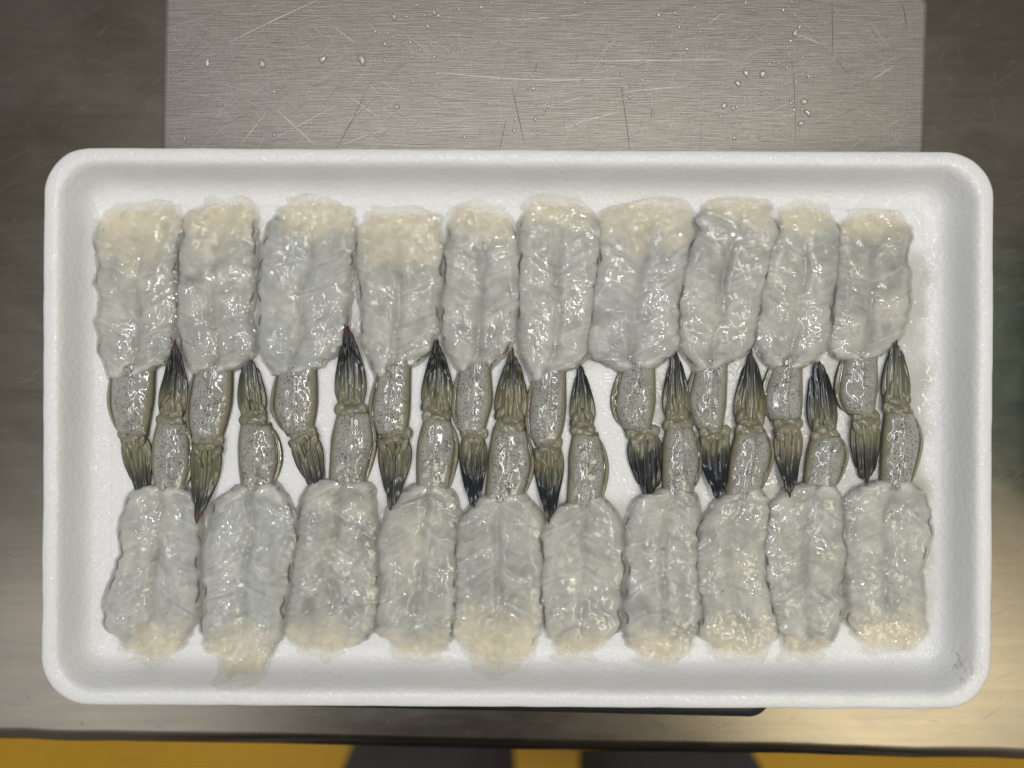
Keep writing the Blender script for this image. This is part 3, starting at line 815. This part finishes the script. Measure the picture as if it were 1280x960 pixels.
def build_shell(root, org, sp, idx, sgn, rimside):
    nr, nc = 48, 40
    ext = lambda q: [tuple(2 * np.array(q[0]) - np.array(q[1]) * 1.0 if False else np.array(q[0]) + (np.array(q[0]) - np.array(q[1])) * 0.25)] + list(q)
    Lp = to_u(spline(ext(sp['shell'][0]), nr), 6); Rp = to_u(spline(ext(sp['shell'][1]), nr), 6)
    u = np.linspace(0, 1, nc); v = np.linspace(0, 1, nr)
    U, V = np.meshgrid(u, v)
    P = Lp[:, None] * (1 - U[..., None]) + Rp[:, None] * U[..., None]
    X, Y = P[..., 0], P[..., 1]
    s = 2 * U - 1
    h = 15.0 * np.sqrt(np.clip(1 - 0.93 * s ** 2, 0, 1)) * (0.88 + 0.12 * np.sin(np.pi * np.clip(V, 0, 1))) * (1 - 0.35 * sstep(0.88, 1, V))
    h += 0.7 * fbm(X / 9, Y / 9, idx + 80, 2) + 0.9 * np.exp(-(s / 0.10) ** 2)
    Z = 1.0 + h
    r = s * rimside
    tan_ = 0.75 * sstep(0.55, 0.9, -r) + 0.30 * sstep(0.75, 1, r) + 0.25 * sstep(0.8, 1.0, V)
    pig = 0.9 * np.exp(-((V - 0.965) / 0.016) ** 2) * sstep(-0.2, 0.5, r) + 0.85 * sstep(0.92, 0.98, np.abs(s)) + 0.30 * np.exp(-((s - 0.12) / 0.05) ** 2) * sstep(-.2, .6, vnoise(V * 9, 0 * V, idx + 84)) + 0.3 * sstep(0.2, 0.9, vnoise(X / 4, Y / 4, idx + 82)) * sstep(0.22, 0.02, V)
    speck = sstep(1.05, 0.7, np.abs(s)) * (0.75 + 0.35 * vnoise(X / 10, Y / 10, idx + 83))
    thin = 0.10 + 0.25 * sstep(0.7, 1, np.abs(s))
    pts = np.stack([X, Y, Z], -1).reshape(-1, 3)
    bot = np.concatenate([np.stack([q[:, 0], q[:, 1], np.full(nr, 0.4)], 1) for q in (Lp, Rp)])
    N = nr * nc; i = np.arange(nr - 1)
    Qd = np.concatenate([grid_quads(nr, nc), np.stack([N + i, N + i + 1, N + nr + i + 1, N + nr + i], 1),
                         np.stack([i * nc, N + i, N + i + 1, (i + 1) * nc], 1)[:, ::-1], np.stack([i * nc + nc - 1, (i + 1) * nc + nc - 1, N + nr + i + 1, N + nr + i], 1)[:, ::-1]])
    Vv = np.concatenate([pts, bot]) * S; Vv[:, 2] += ZF; Vv -= np.array(org)
    ex = lambda a, val: np.concatenate([np.broadcast_to(a, U.shape).ravel(), np.full(2 * nr, val)])
    if sgn < 0: Qd = Qd[:, ::-1]
    me = make_mesh('tail_shell', Vv, Qd, {'tan': ex(np.clip(tan_, 0, 1), .6), 'pigment': ex(np.clip(pig, 0, .95), .2), 'speck': ex(np.clip(speck, 0, 1), 0), 'thin': ex(thin, .3)})
    link_mesh('tail_shell', me, M['shell'], root)
    # the brown bordered shell flap beside the segment
    E = (Lp if rimside < 0 else Rp)
    k0, k1 = 4, nr - 5
    E = E[k0:k1]; n = len(E)
    t = np.gradient(E, axis=0); t /= np.linalg.norm(t, axis=1)[:, None]
    nv = np.stack([-t[:, 1], t[:, 0]], 1)
    c = (Lp[k0:k1] + Rp[k0:k1]) / 2
    nv *= np.sign(np.sum(nv * (E - c), axis=1))[:, None]
    ww = 6.8 * np.sin(np.pi * np.linspace(0.06, 0.97, n)) ** 0.55
    nc2 = 9
    pts, pig = [], []
    for j in range(nc2):
        f = j / (nc2 - 1)
        q = E + nv * (f * ww - 1.0)[:, None]
        zz = 1.2 + 5.5 * math.sqrt(max(0, 1 - f ** 2)) + 1.2 * math.exp(-((f - 0.85) / 0.12) ** 2)
        pts.append(np.stack([q[:, 0], q[:, 1], np.full(n, zz)], 1))
        pig.append(np.full(n, max(math.exp(-((f - 0.93) / 0.13) ** 2), 0.9 * math.exp(-((f - 0.16) / 0.14) ** 2))))
    pts = np.stack(pts, 1).reshape(-1, 3); pig = np.stack(pig, 1).ravel()
    Vv = pts * S; Vv[:, 2] += ZF; Vv -= np.array(org)
    Qd = grid_quads(n, nc2)
    if (sgn > 0) != (rimside < 0): Qd = Qd[:, ::-1]
    N = len(Vv)
    me = make_mesh('shell_edge', Vv, Qd, {'tan': np.full(N, .8), 'pigment': np.clip(pig * 1.1, 0, 1), 'speck': np.zeros(N), 'thin': np.full(N, .12)})
    link_mesh('shell_edge', me, M['shell'], root)

def ellipsoid(c, ax, rx, ry, rz, nu=14, nv=9):
    """c centre, ax long-axis direction (2-D); returns verts, quads"""
    V, Q = [], []
    ax = np.asarray(ax, float); ax /= np.linalg.norm(ax); bx = np.array([-ax[1], ax[0]])
    for i in range(nv):
        th = math.pi * i / (nv - 1)
        for j in range(nu):
            ph = 2 * math.pi * j / nu
            a, b, z = math.sin(th) * math.cos(ph) * rx, math.sin(th) * math.sin(ph) * ry, math.cos(th) * rz
            V.append((c[0] + ax[0] * a + bx[0] * b, c[1] + ax[1] * a + bx[1] * b, c[2] + z))
    for i in range(nv - 1):
        for j in range(nu):
            k = (j + 1) % nu
            Q.append((i * nu + j, (i + 1) * nu + j, (i + 1) * nu + k, i * nu + k))
    return V, Q

def build_fan(root, org, sp, idx, tone, rimside):
    BL, BR, TP, tw = sp['fan']
    t0, dk, tipc, over = tone
    BL, BR, TP = to_u(BL, 5), to_u(BR, 5), to_u(TP, 10 if over else 4)
    B0 = (BL + BR) / 2
    ax = TP - B0; Ln = np.linalg.norm(ax); ax /= Ln
    W0 = np.linalg.norm(BR - BL) / 2
    sd = np.array([-ax[1], ax[0]])
    if np.dot(sd, BR - BL) < 0: sd = -sd
    def env(t): return W0 * (0.90 + 0.16 * np.sin(np.pi * np.clip(t * 1.7, 0, 1))) * (1 - np.clip(t, 0, 1) ** 2.0) + 2.1 * tw * np.clip(t, 0, 1) ** 2
    lean = np.dot(TP - B0, sd)
    olive = np.array((.20, .185, .115)) * rng.uniform(.75, 1.25) * np.array((rng.uniform(.92, 1.12), 1, rng.uniform(.8, 1.15))); grn = np.array((.075, .078, .055)); blk = np.array((.009, .012, .015))
    if sp.get('blue'): olive = olive * np.array((.85, .95, 1.05))
    # outer pair, inner pair, and the central blade on top
    blades = [(-.64, .40, .78, 2.0), (.66, .38, .84, 2.0), (-.30, .38, .97, 4.2), (.34, .36, .92, 4.2), (.02, .24, 1.0, 6.2)]
    nt, nw = 40, 13
    for bi, (o, w, ln, zb) in enumerate(blades):
        o += rng.uniform(-.05, .05); ln *= rng.uniform(.96, 1.02)
        if bi == 4: o += rng.uniform(-.12, .12)
        t = np.linspace(0.0, 1, nt); s = np.linspace(-1, 1, nw)
        T, Sg = np.meshgrid(t, s, indexing='ij')
        TT = T * ln
        shape = (0.72 + 0.28 * sstep(0, 0.22, T)) * np.sqrt(np.clip(1 - T ** 6, 0, 1)) + 0.03
        ct = o * env(TT) * (1 - 0.25 * T ** 2)
        x = ct + Sg * w * env(TT * 0.85) * shape
        P = B0 + ax * (TT * Ln)[..., None] + sd * x[..., None]
        lift = (9.5 * sstep(0.55, 1.0, T) if over else -1.2 * sstep(0.5, 1, T)) + 0.8
        base = 2.5 + zb * (1 - 0.35 * T)
        h = 3.0 * np.sqrt(np.clip(1 - Sg ** 2 * 0.97, 0, 1)) * (1 - 0.4 * T) + 0.8 * np.exp(-(Sg / 0.22) ** 2) * (1 - T) + 0.5 * vnoise(Sg * 4, T * 5, idx * 5 + bi)
        if bi == 4: h -= 1.6 * np.exp(-(Sg / 0.22) ** 2) * sstep(0.05, 0.3, T)
        Z = base + lift + h
        tt = TT + 0.05 * vnoise(Sg * 3, T * 4, idx + 90 + bi)
        a1 = sstep(0.10, t0 - .05, tt); a2 = sstep(t0 - 0.30, min(t0 + 0.12, 0.92), tt) * min(dk, 1)
        a3 = sstep(0.80, 0.93, tt)
        c = olive * (1 - a1[..., None]) + grn * a1[..., None]
        c = c * (1 - a2[..., None]) + blk * a2[..., None]
        c = c * (1 - a3[..., None]) + np.array(tipc) * np.array((.62, .75, .75)) * a3[..., None]
        e = sstep(0.80, 0.98, np.abs(Sg))
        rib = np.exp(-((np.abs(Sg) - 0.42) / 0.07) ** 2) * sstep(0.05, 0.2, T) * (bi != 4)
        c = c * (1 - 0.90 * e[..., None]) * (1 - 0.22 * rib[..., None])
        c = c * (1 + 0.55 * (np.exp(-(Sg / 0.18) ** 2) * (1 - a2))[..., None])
        top = np.stack([P[..., 0], P[..., 1], Z], -1).reshape(-1, 3)
        bot = top.copy(); bot[:, 2] -= 0.9 + h.ravel() * 0.55
        q = grid_quads(nt, nw); N = nt * nw
        Qd = [q, q[:, ::-1] + N]
        i = np.arange(nt - 1) * nw; Qd.append(np.stack([i, i + nw, i + nw + N, i + N], 1)); i = i + nw - 1; Qd.append(np.stack([i, i + N, i + nw + N, i + nw], 1))
        i = np.arange(nw - 1); Qd.append(np.stack([i, i + N, i + 1 + N, i + 1], 1)); i = i + (nt - 1) * nw; Qd.append(np.stack([i, i + 1, i + 1 + N, i + N], 1))
        Vv = np.concatenate([top, bot]) * S; Vv[:, 2] += ZF; Vv -= np.array(org)
        Qd = np.concatenate(Qd)
        # keep the top facing up
        a, b, d_ = Vv[q[0][0]], Vv[q[0][1]], Vv[q[0][3]]
        if np.cross(b - a, d_ - a)[2] < 0: Qd = Qd[:, ::-1]
        thin = np.concatenate([(0.22 * (1 - a1)).ravel()] * 2)
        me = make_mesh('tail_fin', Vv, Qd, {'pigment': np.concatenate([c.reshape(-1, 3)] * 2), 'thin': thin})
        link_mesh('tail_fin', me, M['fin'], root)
    # knobbly joint where the fins hang on the last segment
    V, Q, cols = [], [], []
    kn = [(-.55, .13, 14, 6.5, 4.5, 7.5), (.55, .10, 12, 6.0, 4.5, 7.5), (-.05, .03, 7, 13, 4.5, 8), (.22, .16, 12, 3.2, 4, 9.5), (-.30, .20, 13, 3.2, 4, 9.5), (.6, -.06, 9, 8, 4, 6.5), (-.6, -.06, 9, 8, 4, 6.5), (0, -.10, 8, 15, 4.5, 7)]
    for (o, t, rx, ry, rz, z) in kn:
        o += rng.uniform(-.12, .12)
        c = B0 + ax * (t * Ln) + sd * (o * W0)
        d2 = ax * 1.0 + sd * (-o * 0.9 + rng.uniform(-.4, .4))
        v, q = ellipsoid((c[0], c[1], z), d2, rx * rng.uniform(.85, 1.1), ry, rz)
        b = len(V); V += v; Q += [tuple(i + b for i in f) for f in q]
        jc = np.array((.23, .22, .155)) * rng.uniform(.8, 1.2)
        v = np.array(v)
        sh = np.abs((v[:, :2] - c) @ sd) / ry
        cols += [jc * (1 - 0.6 * sstep(.75, 1.0, k)) for k in sh]
    Vv = np.array(V)
    Vv[:, 2] += 0.8 * vnoise(Vv[:, 0] / 4, Vv[:, 1] / 4, idx + 95)
    Vv[:, 2] = np.maximum(Vv[:, 2], 0.8)
    Vv = Vv * S; Vv[:, 2] += ZF; Vv -= np.array(org)
    me = make_mesh('tail_joint', Vv, Q, {'pigment': np.array(cols), 'thin': np.full(len(Vv), .1)})
    link_mesh('tail_joint', me, M['fin'], root)

for row, fans, labels, sgn, rim in ((TOP, FT, LT, -1, -1), (BOT, FB, LB, 1, 1)):
    for i, sp in enumerate(row):
        idx = i + (0 if sgn < 0 else 10)
        pts = np.array(sp['L'] + sp['Rr'])
        c = to_u((pts.min(0) + pts.max(0)) / 2, 0)
        org = (c[0] * S, c[1] * S, ZF)
        root = empty('shrimp', org)
        tag(root, labels[i], 'shrimp', 'raw peeled shrimp laid in two rows on the tray')
        build_flesh(root, org, sp, idx, sgn)
        build_shell(root, org, sp, idx, sgn, rim)
        build_fan(root, org, sp, idx, fans[i], rim)

# ------------------------------------------------------------------ water droplets on the platter
def build_drops():
    A = [(183,33),(340,20),(245,72),(297,70),(373,63),(413,52),(432,65),(517,37),(612,30),(655,12),(386,110),(280,115),(165,132),(218,138),(240,152),(205,182),(313,178),(378,160),(400,188),(355,210),(320,222),(317,240),(412,238),(360,262),(205,255),(222,318),(325,342),(424,310),(374,328),(243,372),(267,396),(317,412),(316,435),(256,450),(437,437),(430,477),(489,190),(533,208),(547,133),(610,460),(583,455),(670,440),(657,556),(617,564),(711,570),(540,577),(755,500),(750,550),(840,500),(840,550),(895,447),(964,460),(1047,12),(920,2),(1190,345),(1203,314),(1163,314),(1247,342),(1098,314),(1238,408),(833,370)]
    Bp = [(113,62),(128,97),(180,55),(263,30),(200,85),(198,113),(280,108),(478,12),(508,45),(672,8),(637,42),(687,138),(706,112),(668,172),(100,175),(165,187),(183,188),(205,185),(230,205),(283,185),(378,182),(313,198),(118,288),(42,335),(99,344),(136,378),(480,308),(550,312),(446,352),(660,232),(718,241),(618,268),(652,285),(675,303),(720,308),(741,320),(771,318),(775,362),(645,350),(690,343),(665,383),(703,380),(570,242),(578,270),(608,412),(545,395),(520,405),(472,410),(430,408),(388,445),(440,450),(424,455),(373,490),(385,512),(446,488),(490,425),(533,435),(585,452),(668,432),(725,428),(682,463),(652,473),(740,475),(711,520),(500,465),(517,512),(548,527),(600,545),(418,530),(470,545),(645,560),(488,576),(538,578),(573,590),(430,580),(398,587),(298,572),(520,610),(593,612),(395,628),(258,603),(780,608),(750,190),(715,460)]
    big = {(687,138), (480,308), (550,312), (446,352), (388,445), (725,428), (740,475), (711,520), (256,450), (413,52), (386,110), (245,72)}
    Cc = [(770,580),(735,638),(205,880),(772,852)]
    P = [(420 + x / 3.368, y / 3.368, 3.6 if (x, y) in big else None) for x, y in A] + [(790 + x / 3.368, y / 3.368, 4.2 if (x, y) in big else None) for x, y in Bp] + [(190 + x / 5.054, y / 5.054, 1.9) for x, y in Cc]
    protos = []
    for k in range(6):
        nu, nv = 14, 6
        V, Q, T = [], [], []
        for i in range(nv):
            th = (math.pi / 2) * i / nv
            for j in range(nu):
                ph = 2 * math.pi * j / nu
                rr = 1 + 0.20 * math.sin(2 * ph + k) + 0.12 * math.sin(3 * ph + 2 * k)
                V.append((rr * math.cos(th) * math.cos(ph), rr * math.cos(th) * math.sin(ph) * (1.15 if k % 2 else 0.95), 0.62 * math.sin(th)))
        V.append((0, 0, 0.62)); V.append((0, 0, 0))
        for i in range(nv - 1):
            for j in range(nu):
                q = (j + 1) % nu
                Q.append((i * nu + j, i * nu + q, (i + 1) * nu + q, (i + 1) * nu + j))
        for j in range(nu):
            q = (j + 1) % nu
            T.append(((nv - 1) * nu + j, (nv - 1) * nu + q, nv * nu)); T.append((j, nv * nu + 1, q))
        me = make_mesh('water_droplet', V, Q, tris=T)
        me.materials.append(M['water'])
        protos.append(me)
    def put(x, y, r, label, rz=0):
        o = bpy.data.objects.new('water_droplet', random.choice(protos))
        COL.objects.link(o)
        o.location = ((x - CX) * pf, (CY - y) * pf, PZ + 0.00002)
        o.scale = (r * pf, r * pf * random.uniform(0.95, 1.25), r * pf)
        o.rotation_euler = (0, 0, rz)
        tag(o, label, 'droplet', 'water droplets on the steel platter')
    for (x, y, r) in P:
        if y > 176: continue
        put(x, y, (r or random.uniform(1.25, 2.6)) * 0.95, 'clear water droplet among the scattered ones on the steel platter', random.uniform(-.4, .4))
    put(190 + 352 / 5.054, 395 / 5.054, 4.0, 'first round droplet from the left in the row of four on the platter')
    put(190 + 697 / 5.054, 405 / 5.054, 4.8, 'second round droplet from the left in the row of four on the platter')
    put(190 + 1080 / 5.054, 375 / 5.054, 5.0, 'third round droplet from the left in the row of four on the platter')
    put(420 + 110 / 3.368, 252 / 3.368, 5.2, 'last and largest droplet in the row of four, beside the scattered ones')
build_drops()

# ------------------------------------------------------------------ green box beside the tray, seen mirrored in the steel
def build_box():
    b = empty('plastic_box', (0.262, 0.0, 0.0))
    tag(b, 'ribbed green plastic box mirrored in the steel at the right edge', 'box')
    hx_, hy_, hz = 0.05, 0.056, 0.085
    rings = []
    for r_, z in ((0.004, 0.001), (0.0, 0.004), (-0.002, hz), (0.001, hz), (0.004, 0.006)):
        rings.append(ring(rrect(hx_ - r_, hy_ - r_, 0.008), z))
    V, Q, T = loft(rings)
    link_mesh('tub', make_mesh('tub', V, Q, tris=T), M['green'], b)
    for k in range(4):
        y = -0.042 + k * 0.028
        V, Q = [], []
        bm_box(V, Q, -hx_ - 0.0045, -hx_ + 0.001, y - 0.003, y + 0.003, 0.006, hz - 0.004)
        link_mesh('rib', make_mesh('rib', V, Q, smooth=False), M['black'] if False else M['green'], b)
build_box()

# ------------------------------------------------------------------ person standing at the table
def skin_body(name, verts, edges, radii, mat, parent, sub=2):
    me = bpy.data.meshes.new(name)
    me.from_pydata(verts, edges, [])
    o = link_mesh(name, me, mat, parent)
    md = o.modifiers.new('skin', 'SKIN')
    md.use_smooth_shade = True
    for v, r in zip(me.skin_vertices[0].data, radii):
        v.radius = r if isinstance(r, tuple) else (r, r)
    me.skin_vertices[0].data[0].use_root = True
    sb = o.modifiers.new('subsurf', 'SUBSURF'); sb.levels = sub; sb.render_levels = sub
    return o

def build_person():
    ox, oy = 0.040, -0.445
    root = empty('person', (ox, oy, -0.85))
    tag(root, 'person in dark work clothes standing at the table front, only the legs in view', 'person')
    z = lambda h: h
    # body: one continuous skinned figure (root at the pelvis)
    V = [(0, 0, .94), (0, -.005, 1.08), (0, .0, 1.24), (0, .005, 1.38), (0, .0, 1.48), (0, .015, 1.55), (0, .03, 1.63), (0, .03, 1.72)]
    E = [(0, 1), (1, 2), (2, 3), (3, 4), (4, 5), (5, 6), (6, 7)]
    Rr = [(.155, .115), (.15, .11), (.165, .12), (.16, .11), (.065, .065), (.055, .06), (.075, .095), (.07, .085)]
    def add(p, r, par):
        V.append(p); Rr.append(r); E.append((par, len(V) - 1)); return len(V) - 1
    for s in (-1, 1):
        xh = .10 * s
        a = add((xh, .005, .86), (.09, .09), 0)
        a = add((.113 * s, .012, .50), (.062, .066), a)
        a = add((.116 * s, .0, .32), (.056, .06), a)
        a = add((.118 * s, -.01, .09), (.042, .045), a)
        f = add((.12 * s, .05, .045), (.042, .036), a)
        add((.125 * s, .15, .036), (.04, .026), f)
        sh = add((.185 * s, .0, 1.40), (.06, .06), 3)
        el = add((.235 * s, -.03, 1.12), (.042, .042), sh)
        wr = add((.255 * s, .04, .88), (.027, .03), el)
        pm = add((.258 * s, .055, .80), (.020, .036), wr)
        for k, (dy, ln) in enumerate(((.028, .062), (.010, .072), (-.008, .068), (-.024, .054))):
            k1 = add((.256 * s, .055 + dy, .772), (.0095, .0095), pm)
            k2 = add((.248 * s, .058 + dy, .772 - ln * .55), (.0085, .0085), k1)
            add((.236 * s, .056 + dy, .772 - ln), (.007, .007), k2)
        t1 = add((.246 * s, .094, .825), (.011, .011), wr)
        add((.238 * s, .108, .785), (.008, .008), t1)
    body = skin_body('body', V, E, Rr, M['skin'], root)
    # clothing, its own skins a little larger than the body
    V2 = [(0, 0, .95), (0, 0, 1.02)]; E2 = [(0, 1)]; R2 = [(.172, .135), (.170, .132)]
    for s in (-1, 1):
        b = 0
        for p, r in (((.106 * s, .005, .84), (.112, .11)), ((.122 * s, .014, .52), (.104, .10)), ((.126 * s, .018, .34), (.118, .10)), ((.128 * s, .008, .12), (.118, .10))):
            V2.append(p); R2.append(r); E2.append((b, len(V2) - 1)); b = len(V2) - 1
    skin_body('trousers', V2, E2, R2, M['trousers'], root)
    V3 = [(0, .0, 1.24), (0, -.003, 1.08), (0, 0, .98), (0, .003, 1.38), (0, .0, 1.445)]; E3 = [(0, 1), (1, 2), (0, 3), (3, 4)]; R3 = [(.19, .145), (.18, .138), (.185, .145), (.18, .13), (.085, .085)]
    for s in (-1, 1):
        b = 3
        for p, r in (((.19 * s, .0, 1.40), (.078, .078)), ((.236 * s, -.03, 1.12), (.058, .058)), ((.255 * s, .035, .91), (.044, .046))):
            V3.append(p); R3.append(r); E3.append((b, len(V3) - 1)); b = len(V3) - 1
    skin_body('jacket', V3, E3, R3, M['jacket'], root)
    for s in (-1, 1):
        skin_body('boot', [(.119 * s, -.012, .20), (.119 * s, -.012, .06), (.12 * s, .05, .05), (.126 * s, .165, .042)], [(0, 1), (1, 2), (2, 3)], [(.058, .06), (.056, .058), (.052, .045), (.047, .036)], M['boot'], root)
        V, Q = ellipsoid((.033 * s, .118, 1.685), (1, 0), .014, .009, .008, 10, 7)
        link_mesh('eye', make_mesh('eye', V, Q), M['hair'], root)
        V, Q = ellipsoid((.080 * s, .03, 1.665), (0, 1), .018, .008, .032, 10, 7)
        link_mesh('ear', make_mesh('ear', V, Q), M['skin'], root)
    V, Q = ellipsoid((0, .125, 1.655), (0, 1), .018, .014, .024, 10, 7)
    link_mesh('nose', make_mesh('nose', V, Q), M['skin'], root)
    V, Q = ellipsoid((0, .113, 1.61), (1, 0), .024, .008, .006, 10, 7)
    link_mesh('mouth', make_mesh('mouth', V, Q), M['skin'], root)
    V, Q = ellipsoid((0, .005, 1.715), (0, 1), .112, .094, .092, 18, 12)
    link_mesh('hair', make_mesh('hair', V, Q), M['hair'], root)
build_person()
